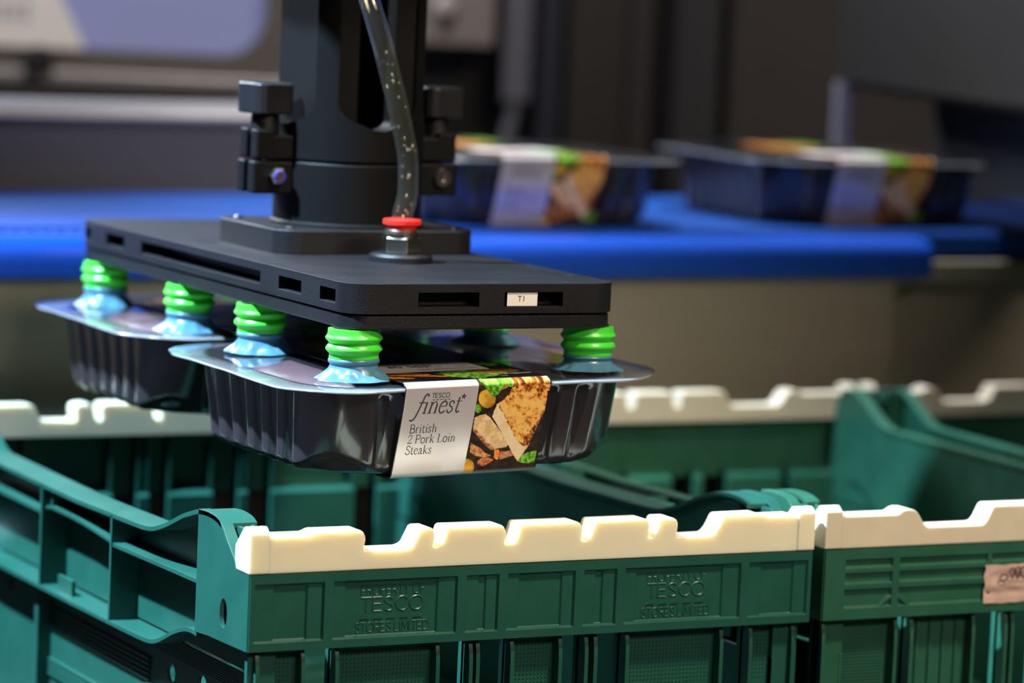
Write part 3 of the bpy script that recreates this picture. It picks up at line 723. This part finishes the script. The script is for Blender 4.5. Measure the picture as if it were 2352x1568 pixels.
def front_art(u, v):
    lx = 475 - 225 * v; rx = 1530 - 240 * v; ty = 235 - 45 * u; by = 1430 - 30 * u
    x = lx + (rx - lx) * u; y = ty + (by - ty) * v
    n = art_noise(x, y, .009); n2 = art_noise(x, y, .021, 3.)
    c = mixc((.010, .007, .005), (.045, .020, .010), .4 + n)
    if (x - 760) ** 2 / 150 ** 2 + (y - 240) ** 2 / 60 ** 2 < 1: c = mixc((.50, .22, .03), (.22, .08, .01), .5 + n)
    if (x - 590) ** 2 / 125 ** 2 + (y - 425) ** 2 / 128 ** 2 < 1:
        c = mixc((.72, .40, .035), (.30, .12, .01), (x - 500) / 260 + .35 * n + max(0, (y - 470) / 160)); c = mixc(c, (.40, .17, .01), 1.2 - math.hypot(x - 575, y - 385) / 22)
    for lf in (LEAF1, LEAF2, LEAF3):
        if inside(x + 22 * n2, y + 22 * n, lf): c = mixc((.030, .16, .008), (.22, .50, .05), .45 + 1.2 * n2)
    if (x - 455) ** 2 / 45 ** 2 + (y - 560) ** 2 / 60 ** 2 < 1: c = mixc((.04, .20, .01), (.2, .4, .04), .5 + n2)
    if (x - 300) ** 2 / 105 ** 2 + (y - 1380) ** 2 / 110 ** 2 < 1: c = mixc((.70, .34, .03), (.35, .12, .01), .4 + n)
    for pl, a, b in BITS:
        if inside(x + 10 * n2, y + 10 * n, pl): c = mixc(a, b, .5 + 1.1 * n2)
    if inside(x + 6 * n2, y + 6 * n, SLICE):
        c = mixc((.60, .35, .15), (.76, .50, .26), .5 + 1.2 * n + .8 * n2); d = (y - 870) - (x - 380) * 1.02
        if d > -70: c = mixc(c, (.26, .07, .012), (d + 70) / 70 + 1.2 * n2)
        if y > 1020 and x > 640: c = mixc(c, (.55, .27, .14), .4)
    if inside(x + 5 * n2, y + 5 * n, CHOP):
        c = mixc((.72, .48, .27), (.80, .58, .36), .5 + n)
        if inside(x + 16 * n2, y + 16 * n, SEAR):
            c = mixc((.80, .44, .12), (.70, .31, .055), .5 + 1.4 * n)
            n3 = art_noise(x, y, .05, 6.); br = .8 * n2 + .7 * n + .45 * n3 + max(0, (470 - y) / 230) * .55 - .26
            e = (x - 1000) * .78 + (y - 1000) * .62
            br += max(0, (e - 10) / 200) * 1.0 + max(0, .45 - sd_edge(x, y, SEAR) / 70) * .9
            c = mixc(c, (.36, .085, .008), br * 2.6); c = mixc(c, (.040, .010, .003), (br - .50) * 2.2)
    return tuple(min(.95, k * 1.25) for k in c)
def top_art(x, s):
    """x across the sleeve (-.051...051), s metres back from the front fold"""
    n = art_noise(x * 1000, s * 1000, .09); n2 = art_noise(x * 1000, s * 1000, .3, 2.); c = (.008, .007, .006)
    if -.048 < x < .032 and .046 < s < .090: return (.84, .80, .77)
    for ax, as_, bx_, bs, w in ((-.058, .046, -.012, .022, .0060), (-.060, .066, -.020, .034, .0050), (-.056, .030, -.038, .020, .0055)):
        dx, dy = bx_ - ax, bs - as_; t = max(0, min(1, ((x - ax) * dx + (s - as_) * dy) / (dx * dx + dy * dy)))
        d = math.hypot(x - ax - t * dx, s - as_ - t * dy)
        if d < w * (1 - .45 * t): c = mixc((.55, .16, .02), (.12, .025, .006), d / w + .7 * n2)
    if ((x - .010) / .020) ** 2 + ((s - .028) / .019) ** 2 < 1 + n: c = mixc((.02, .13, .006), (.25, .50, .06), .45 + 1.2 * n2)
    if ((x - .042) / .010) ** 2 + ((s - .074) / .016) ** 2 < 1 + n: c = mixc((.015, .10, .006), (.12, .30, .04), .45 + 1.2 * n2)
    if ((x - .031) / .016) ** 2 + ((s - .036) / .008) ** 2 < 1: c = mixc((.42, .18, .02), (.16, .05, .01), .5 + n)
    if s > .10:
        if ((x + .015) / .030) ** 2 + ((s - .165) / .05) ** 2 < 1 + n: c = mixc((.60, .30, .08), (.25, .06, .01), .5 + n2 + n)
        if ((x - .034) / .014) ** 2 + ((s - .20) / .03) ** 2 < 1 + n: c = mixc((.02, .12, .006), (.15, .34, .04), .5 + n2)
    return c

def tray_ring(hx, y0, y1, r, n=9):
    """rounded rectangle in the tray's own frame with even sampling, returns (x,y,nx,ny)"""
    segs = []
    def line(ax, ay, bx, by, nx, ny, k):
        for i in range(k): t = i / k; segs.append((ax + (bx - ax) * t, ay + (by - ay) * t, nx, ny))
    def arc(cx, cy, a0, k):
        for i in range(k):
            a = math.radians(a0 + 90 * i / k); segs.append((cx + r * math.cos(a), cy + r * math.sin(a), math.cos(a), math.sin(a)))
    NL, NA = 84, 22
    line(-hx + r, y0, hx - r, y0, 0, -1, NL); arc(hx - r, y0 + r, -90, NA)
    line(hx, y0 + r, hx, y1 - r, 1, 0, NL); arc(hx - r, y1 - r, 0, NA)
    line(hx - r, y1, -hx + r, y1, 0, 1, NL); arc(-hx + r, y1 - r, 90, NA)
    line(-hx, y1 - r, -hx, y0 + r, -1, 0, NL); arc(-hx + r, y0 + r, 180, NA)
    return segs
FLX, FLY = .1340, .2550
GR_LR = [.066, .092, .118, .144, .170, .196]; GR_F = [-.094, -.074, -.046, .046, .070, .094]
def tray_body(mb):
    levels = [0, .02, .06, .10, .13, .17, .22, .35, .5, .65, .74, .77, .80, .83, .86, .88, .90, .92, .94, .96, .98, 1.0]
    top = tray_ring(.1150, .0100, .2450, .052); bot = tray_ring(.1105, .0245, .2360, .049)
    rows = []
    for f in levels:
        row = []
        for (x0, y0, nx, ny), (x1, y1, _, _) in zip(top, bot):
            x = x0 + (x1 - x0) * f; y = y0 + (y1 - y0) * f; d = 0
            gz = max(0, min(1, (f - .06) / .10)) * (1 if f < .90 else max(0, (1.0 - f) / .10) * .6 + .4)
            side = abs(nx) > .97; fb = abs(ny) > .97
            if side: d = max([math.exp(-((y0 - g) / .0058) ** 4) for g in GR_LR])
            elif fb: d = max([math.exp(-((x0 - g) / .0050) ** 4) for g in GR_F])
            dd = .0046 * d * gz
            if not side and not fb and f > .70:                  # scooped foot under each corner
                q = min(abs(nx), abs(ny)) * 1.414; t = max(0, min(1, (f - 1.0 + .24 * q) / .07)); dd += .0042 * t * t * (3 - 2 * t) * min(1, q * 1.6)
            if f > .9: dd += .004 * ((f - .9) / .1) ** 2
            row.append((x - nx * dd, y - ny * dd, TH * (1 - f) * .985 + .0005))
        rows.append(row)
    mb.grid(rows, closed=True); n = len(rows[0]); o = len(mb.v) - n
    mb.f.append(tuple(o + i for i in range(n))); mb.mi.append(0)
    # inner wall and floor a little lower than the rim so the shell has thickness
    inner = [(x - nx * .0015, y - ny * .0015, TH * .985) for x, y, nx, ny in top]
    inb = [(x - nx * .004, y - ny * .004, .0040) for x, y, nx, ny in bot]
    mb.grid([rows[0], inner, inb], closed=True); o = len(mb.v) - n; mb.f.append(tuple(o + i for i in range(n))); mb.mi.append(0)

def make_pack(label, loc, rot, extras=True):
    r = thing('meat_pack', label, 'food package', loc, rot)
    mb = MB(); tray_body(mb); mb.build('tray', TRAYB, r, angle=60, fix=False)
    # rim and film: wavy trimmed edge
    def rim(off, z, wav):
        out = []
        for i, (x, y, nx, ny) in enumerate(tray_ring(FLX + off, 0 - off * .4, FLY + off, .050)):
            w = wav * noise.noise((x * 22, y * 22, 1.5)) if ny > -.9 or abs(x) > .07 else 0
            out.append((x + nx * w * .5, y + ny * w * .5, z + w))
        return out
    inner = [(x, y, TH * .985) for x, y, nx, ny in tray_ring(.1152, .0098, .2452, .052)]
    mid = [(x, y, TH * .985 + .0008) for x, y, nx, ny in tray_ring(.1190, .0070, .2480, .052)]
    mb = MB(); mb.grid([inner, mid, rim(-.001, .0574, .0010), rim(0, .0566, .0012), rim(-.0008, .0560, .0012)], closed=True); mb.build('flange', FLANGE, r, angle=180, fix=False)
    rows = [rim(.0008, .0581, .0013)]
    for k, h in ((.93, .0588), (.8, .0593), (.6, .0597), (.35, .0599), (.12, .0600)):
        rows.append([(x * k, FLY / 2 + (y - FLY / 2) * k, h + .0005 * noise.noise((x * k * 30, y * k * 30, 2))) for x, y, nx, ny in tray_ring(FLX, 0, FLY, .050)])
    mb = MB(); mb.grid(rows, closed=True); n = len(rows[0]); o = len(mb.v) - n; mb.f.append(tuple(o + i for i in range(n))); mb.mi.append(0)
    mb.build('lid_film', FILM, r, angle=180, fix=False)
    # printed sleeve: path over the lid, round the front fold, down the front and under
    HW, SX = .0515, -.0140
    path = [(.262, .0530), (.258, .0604)] + [(.25 - .0105 * i, .0612) for i in range(1, 17)] + [(.0820 - .0016 * i, .0612) for i in range(0, 50)] 
    fold = [(.0030, .0610), (.0012, .0604), (-.0004, .0594), (-.0012, .0580)]
    NF = 190
    front = [(-.0012 + (.0190 + .0008 * math.sin(i / NF * math.pi)) * i / NF - .0012 * math.sin(math.pi * i / NF), .0580 - .0562 * i / NF) for i in range(1, NF + 1)]
    under = [(.0196, -.0006), (.0225, -.0014), (.030, -.0014), (.10, -.0014), (.23, -.0012)]
    allp = path + fold + front + under; NX = 336
    i_fold = len(path); i_f0 = len(path) + 1; i_f1 = len(path) + len(fold) + NF - 1
    me_rows = []; cols = []; sil = []
    for j, (y, z) in enumerate(allp):
        row = []; cr = []; 
        for i in range(NX + 1):
            u = i / NX; x = SX - HW + 2 * HW * u
            row.append((x, y, z))
            if j < i_fold: c = top_art(x - SX, y) 
            elif j <= i_f1:
                v = (j - i_f0) / (i_f1 - i_f0); c = front_art((u - .495) / .495, max(0, v)) if u > .495 else (.7, .66, .66)
                if u > .985 and v > .1: c = (.01, .009, .008)
            else: c = (.30, .32, .33)
            cr.append(c)
        me_rows.append(row); cols.append(cr)
    mb = MB()
    for row in me_rows: mb.v += row
    n = NX + 1
    for j in range(len(allp) - 1):
        for i in range(NX):
            mb.f.append((j * n + i, j * n + i + 1, (j + 1) * n + i + 1, (j + 1) * n + i))
            u = (i + .5) / NX; v = (j - i_f0) / (i_f1 - i_f0); s = 0
            if i_f0 <= j < i_f1 and .008 < u < .487 + (.006 if v > .02 else 0): s = 1
            if u < .006: s = 2
            mb.mi.append(s)
    sl = mb.build('printed_sleeve', [PRINT, SILVER, CARDEDGE], r, angle=180, fix=False)
    at = sl.data.color_attributes.new('print', 'FLOAT_COLOR', 'POINT'); flat = []
    for cr in cols:
        for c in cr: flat += [c[0], c[1], c[2], 1.0]
    at.data.foreach_set('color', flat)
    sl.modifiers.new('thickness', 'SOLIDIFY').thickness = .0004
    # print on the silver panel: (u metres from left edge, d metres down the front)
    L = .0580
    def fp(u, v, h):
        d = min(max(-v, 0), .056) / .0562; k = d * NF; i = int(k); pts = [fold[-1]] + front; i = min(i, len(pts) - 2); t = k - i
        y = pts[i][0] + (pts[i + 1][0] - pts[i][0]) * t; z = pts[i][1] + (pts[i + 1][1] - pts[i][1]) * t
        return (SX - HW + u, y - .00045, z - .00005)
    mb = MB()
    W0 = .0500
    letter(mb, 'fınest', SERIF, .0092, -.0166, .0118, fp, None, 0, .20, .035, .95)
    st = [(.0415 + (.0023 if k % 2 == 0 else .0009) * math.sin(k * math.pi / 5 + .1), -.0064 + (.0023 if k % 2 == 0 else .0009) * math.cos(k * math.pi / 5 + .1)) for k in range(10)]
    mb.add([fp(a, b, 0) for a, b in st] + [fp(.0415, -.0064, 0)], [(k, (k + 1) % 10, 10) for k in range(10)])
    a = 'TESCO'; tw = twidth(a, SANS, .0034, .14, 1.05); letter(mb, a, SANS, .0262 - tw / 2, -.0064, .0030, fp, .16, 0, 0, .14, 1.05)
    for k in range(5):
        x = .0196 + k * .0027; mb.add([fp(x, -.0080, 0), fp(x + .0018, -.0080, 0), fp(x + .0022, -.0075, 0), fp(x + .0004, -.0075, 0)], [(0, 1, 2, 3)])
    for t, x, y in (('British', .0072, -.0292), ('2 Pork Loin', .0072, -.0362), ('Steaks', .0072, -.0434)): letter(mb, t, SERIF, x, y, .0058, fp, None, 0, 0, .05, .98)
    mb.build('brand_lettering', GREYINK, sl, angle=180)
    # date strip and small print on top
    def tx(t, size, x, y, m, nm, sx=1.0): bfont(t, size, m, nm, sl, Matrix.Translation((SX + x, y, .0620)) @ Matrix.Diagonal((sx, 1, 1, 1)))
    tx('30 SEP', .0120, -.0150, .0690, INK, 'date_print'); tx('KEEP REFRIGERATED', .0048, .0060, .0535, INK, 'storage_print'); tx('L 27/09  1 2009', .0056, .0080, .0640, GREYINK, 'batch_print')
    tx('Serving Suggestion', .0050, .0330, .0200, WHITEINK, 'small_print', .8)
    bfont('Serving Suggestion', .0030, WHITEINK, 'small_print', sl, Matrix.Translation((SX + .0335, .0165, .0048)) @ Matrix.Rotation(math.radians(90 + 19), 4, 'X'))
    return r
TILT = math.radians(1.5)
pk1 = make_pack('black tray of pork loin steaks hanging in front under the gripper, silver label facing out', (.1795, .0300, .1115 - .0605), (0, -TILT, math.radians(.5)))
pk2 = copy_tree(pk1); pk2['label'] = 'black meat tray gripped behind the front pack, its label hidden'
pk2.location = (.1765, .2960, .1120 - .0605 + ZO); pk2.rotation_euler = (0, -.010, math.radians(-.5))
pk3 = copy_tree(pk1); pk3['label'] = 'blurred meat tray on the blue belt just right of the gripper column'
pk3.location = (.6070, .7440, .1480 + ZO); pk3.rotation_euler = (0, 0, math.radians(0.5))
pk4 = copy_tree(pk1); pk4['label'] = 'blurred meat tray on the blue belt at far right'
pk4.location = (.9590, .7640, .1480 + ZO); pk4.rotation_euler = (0, 0, math.radians(-1))
def steak(loc, rot, label):
    mb = MB(); rows = []
    for k in range(9):
        a = -math.pi / 2 + math.pi * k / 8; row = []
        for i in range(36):
            t = 2 * math.pi * i / 36; rr = 1 + .10 * noise.noise((math.cos(t), math.sin(t), 2)) + .12 * math.cos(2 * t + .5)
            row.append((.040 * rr * math.cos(t) * (.45 + .55 * math.cos(a) ** .5 if math.cos(a) > 0 else .45), .085 * rr * math.sin(t) * (.45 + .55 * (max(0, math.cos(a)) ** .5)), .016 + .0155 * math.sin(a)))
        rows.append(row)
    mb.grid(rows, closed=True); mb.f.append(tuple(range(36))); mb.mi.append(0); o = len(mb.v) - 36; mb.f.append(tuple(o + i for i in range(36))); mb.mi.append(0)
    o = mb.build('pork_steak', MEAT, None, angle=180); o.location = (loc[0], loc[1], loc[2] + ZO); o.rotation_euler = rot
    o['label'] = label; o['category'] = 'meat'; return o
for pk, nm in ((pk1, 'front hanging tray'), (pk2, 'rear hanging tray')):
    for sx, w in ((-.058, 'left'), (.056, 'right')):
        M4 = Matrix.Translation(pk.location) @ pk.rotation_euler.to_matrix().to_4x4(); p = M4 @ Vector((sx, .128, .0255))
        steak((p.x, p.y, p.z - ZO), (0, pk.rotation_euler.y, .08), 'pink pork steak under the clear film, %s half of the %s' % (w, nm))
# ------------------------------------------------------------------ conveyor
cv = thing('belt_conveyor', 'blue modular belt conveyor with stainless side panel, running behind the crates', 'conveyor', (.6, .95, -.80))
CO = (-.6, -.95, .80)
def cb(mb, name, m, parent=None, **k): return mb.build(name, m, parent or cv, loc=CO if parent is None else (0, 0, 0), **k)
mb = MB(); mb.box(-.9, 1.9, .7420, 1.125, .1250, .1440)
p = .0254
for j in range(15):
    y0 = .7440 + j * p
    mb.box(-.9, 1.9, y0 + .0012, y0 + p - .0012, .1438, .1465)
bl = cb(mb, 'belt', BELT, bevel=.0008, seg=1)
mb = MB()
for i in range(158):
    x = -.1 + i * .0125; mb.box(x, x + .0095, .7350, .7445, .1262, .1440); mb.box(x + .002, x + .0125, .7395, .7450, .1240, .1420)
cb(mb, 'belt_edge_links', BELT, bl, bevel=.001, seg=1)
mb = MB(); prof = [(.742, .1420), (.726, .1425), (.714, .1415), (.706, .1385), (.7015, .1335), (.7000, .1275), (.7000, .1200), (.7005, .1075), (.742, .1075)]
mb.plate([prof], lambda y, z, t: (t, y, z), -.9, .9600); cb(mb, 'edge_guide', BLUEBAR, bevel=.003, seg=3)
mb = MB(); mb.box(-.9, .930, .716, .722, -.012, .1080); cb(mb, 'side_panel', INOX, bevel=.001)
mb = MB(); mb.box(.9310, 1.9, .760, .766, -.012, .1080); cb(mb, 'recessed_panel', INOX)
mb = MB(); mb.box(.9310, 1.9, .726, .760, .1010, .1200); cb(mb, 'frame_rail', INOX, bevel=.002)
for x in (-.6, .6, 1.6):
    mb = MB(); mb.box(x - .03, x + .03, .80, .86, -.80, -.2); mb.box(x - .03, x + .03, 1.04, 1.10, -.80, -.2); cb(mb, 'leg', INOX2)
mb = MB(); mb.box(-.9, 1.9, .77, 1.11, -.22, .1240); cb(mb, 'bed_frame', DARKM)
# ------------------------------------------------------------------ machines behind the belt (they face the aisle, turned 27.6 deg)
YAW = math.radians(-27.57)
gd = thing('guard_rail_panel', 'low stainless guard with a bright folded top, behind the belt at left', 'guard', (-.1, 1.135, -.80))
mb = MB(); mb.box(-.9, .70, .0, .006, .0 + .80, .2125 + .80); mb.box(-.9, .70, .05, .056, .0, .2125 + .80); mb.build('guard_panel', mat('dark_brushed_guard', (.10, .095, .088), .55, metal=0.0, noise_amt=.15, noise_scale=10, aniso=(.4, 1, 8)), gd)
mb = MB(); mb.plate([[(.0, .2100), (-.004, .2125), (-.003, .2180), (.020, .2270), (.060, .2280), (.060, .2100)]], lambda y, z, t: (t, y, z + .80), -.9, .70); mb.build('folded_top', INOX2, gd, bevel=.002)
mc = thing('packing_machine', 'grey packing machine with a lavender cover panel, blurred at upper left', 'machine', (.967, 1.525, -.80), (0, 0, YAW))
mb = MB(); mb.box(-1.6, -.235, .012, .5, 0, .2160 + .80); mb.build('lower_housing', mat('grey_machine_paint', (.115, .108, .105), .45), mc, bevel=.004)
mb = MB(); mb.plate([rrect(-1.6, -.235, .2150, .85, .01), rrect(-1.3, -.285, .2560, .75, .048, 8)], lambda a, b, t: (a, t, b + .80), -.004, .03); mb.build('window_frame', mat('warm_grey_frame_paint', (.105, .094, .083), .4), mc, bevel=.004)
mb = MB(); mb.plate([rrect(-1.31, -.275, .2460, .76, .05, 8)], lambda a, b, t: (a, t, b + .80), .020, .026); mb.build('cover_panel', WINBLUE, mc)
mb = MB(); mb.box(-1.6, -.24, -.012, .004, .2180 + .80, .2320 + .80); mb.build('bottom_rail', INOX2, mc, bevel=.003)
mb = MB(); mb.lathe([(.0150, 0), (.0165, .004), (.0165, .020), (.0120, .025)], (0, 0, 0), 28); o = mb.build('black_knob', STEM, mc, angle=30); o.location = (-.531, -.010, .2420 + .80); o.rotation_euler = (math.radians(90), 0, 0)
mb = MB(); mb.plate([[(-.75, .2570), (-.4835, .2560), (-.4900, .2720), (-.5080, .3060), (-.522, .345), (-.75, .345)]], lambda a, b, t: (a, t, b + .80), -.010, -.004); nc = mb.build('notice_card', NOTICE, mc); nc['label'] = 'white card with faded grey print'
mb = MB()
for z, a, b in ((.2960, -.64, -.545), (.2850, -.64, -.550)):
    x = a
    while x < b: mb.box(x, x + .009, -.0107, -.0100, z + .80, z + .0070 + .80); x += .0125
mb.build('faded_print', NTEXT, nc)
# right-hand enclosure
en = thing('machine_enclosure', 'dark brown steel enclosure of upright panels behind the belt trays', 'cabinet', (1.013, 1.614, -.80), (0, 0, YAW))
mb = MB(); mb.box(-.23, .62, .06, .10, 0, 1.4); mb.build('rear_panel', DARKM, en)
for a, b, y, m, nm in ((.014, .044, .0, mat('navy_black_paint', (.010, .012, .020), .5), 'corner_post'), (.048, .118, .02, mat('dark_olive_steel', (.020, .018, .013), .5), 'door_panel'), (.118, .146, .010, mat('dark_brown_post', (.026, .021, .018), .5), 'door_stile'),
                       (.170, .222, .015, mat('charcoal_post_paint', (.020, .0195, .020), .5), 'upright_post'), (.232, .60, .03, mat('dark_taupe_panel', (.022, .0185, .016), .5), 'door_panel')):
    mb = MB(); mb.box(a, b, y, y + .05, 0, 1.4); mb.build(nm, m, en, bevel=.004)
mb = MB(); mb.box(-.024, .008, -.03, -.005, .215 + .80, 1.4); mb.build('grey_trunking', mat('grey_trunking_paint', (.10, .098, .12), .5), en, bevel=.004)
mb = MB(); mb.tube([(-.006, -.018, .80 + .235), (-.010, -.018, .80 + .20), (-.016, -.018, .80 + .17), (-.016, -.018, .80 + .10)], .008, 12); mb.build('grey_cable', mat('grey_cable_sheath', (.10, .10, .115), .5), en)
bx2 = thing('control_box', 'grey wall control box with a round push button, right of the gripper column', 'control box', (1.013, 1.614, -.80), (0, 0, YAW))
mb = MB(); mb.box(-.135, -.034, -.05, .055, .276 + .80, .42 + .80); mb.build('enclosure', GREYBOX, bx2, bevel=.004)
mb = MB(); mb.lathe([(.0130, 0), (.0130, .006), (.0100, .012), (.0080, .014)], (0, 0, 0), 24); o = mb.build('push_button', mat('pale_button_cap', (.42, .38, .36), .35), bx2, angle=30); o.location = (-.0890, -.0500, .3200 + .80); o.rotation_euler = (math.radians(90), 0, 0)
mb = MB(); mb.box(-.0965, -.0815, -.0512, -.0495, .2880 + .80, .3060 + .80); mb.build('button_legend', mat('dark_grey_plate', (.06, .06, .06), .5), bx2)
# hood beside the belt end
hd = thing('conveyor_hood', 'brown sheet metal hood with an open dark mouth, over the belt end at right', 'hood', (1.155, 1.170, -.80), (0, 0, math.radians(-27.57 - 77.8)))
HK = .80
# local +x runs along the hood side towards the viewer
mb = MB(); mb.box(-.02, 1.3, .0, .012, .2640 + HK, 1.5); mb.build('side_sheet', BROWNM, hd, bevel=.002)
mb = MB(); mb.box(-.012, .002, -.006, .010, .10 + HK, .2642 + HK); mb.build('edge_post', LGREY, hd, bevel=.002)
mb = MB(); mb.box(.0, 1.3, .10, .112, .165 + HK, .2642 + HK); mb.build('mouth_shade_sheet', mat('mouth_shade_black', (.010, .009, .009), .6), hd)  # black sheet added to stand for the shade inside the hood opening
mb = MB(); mb.box(-.02, 1.3, .012, .14, .2580 + HK, .2642 + HK); mb.build('mouth_lip', DARKM, hd)
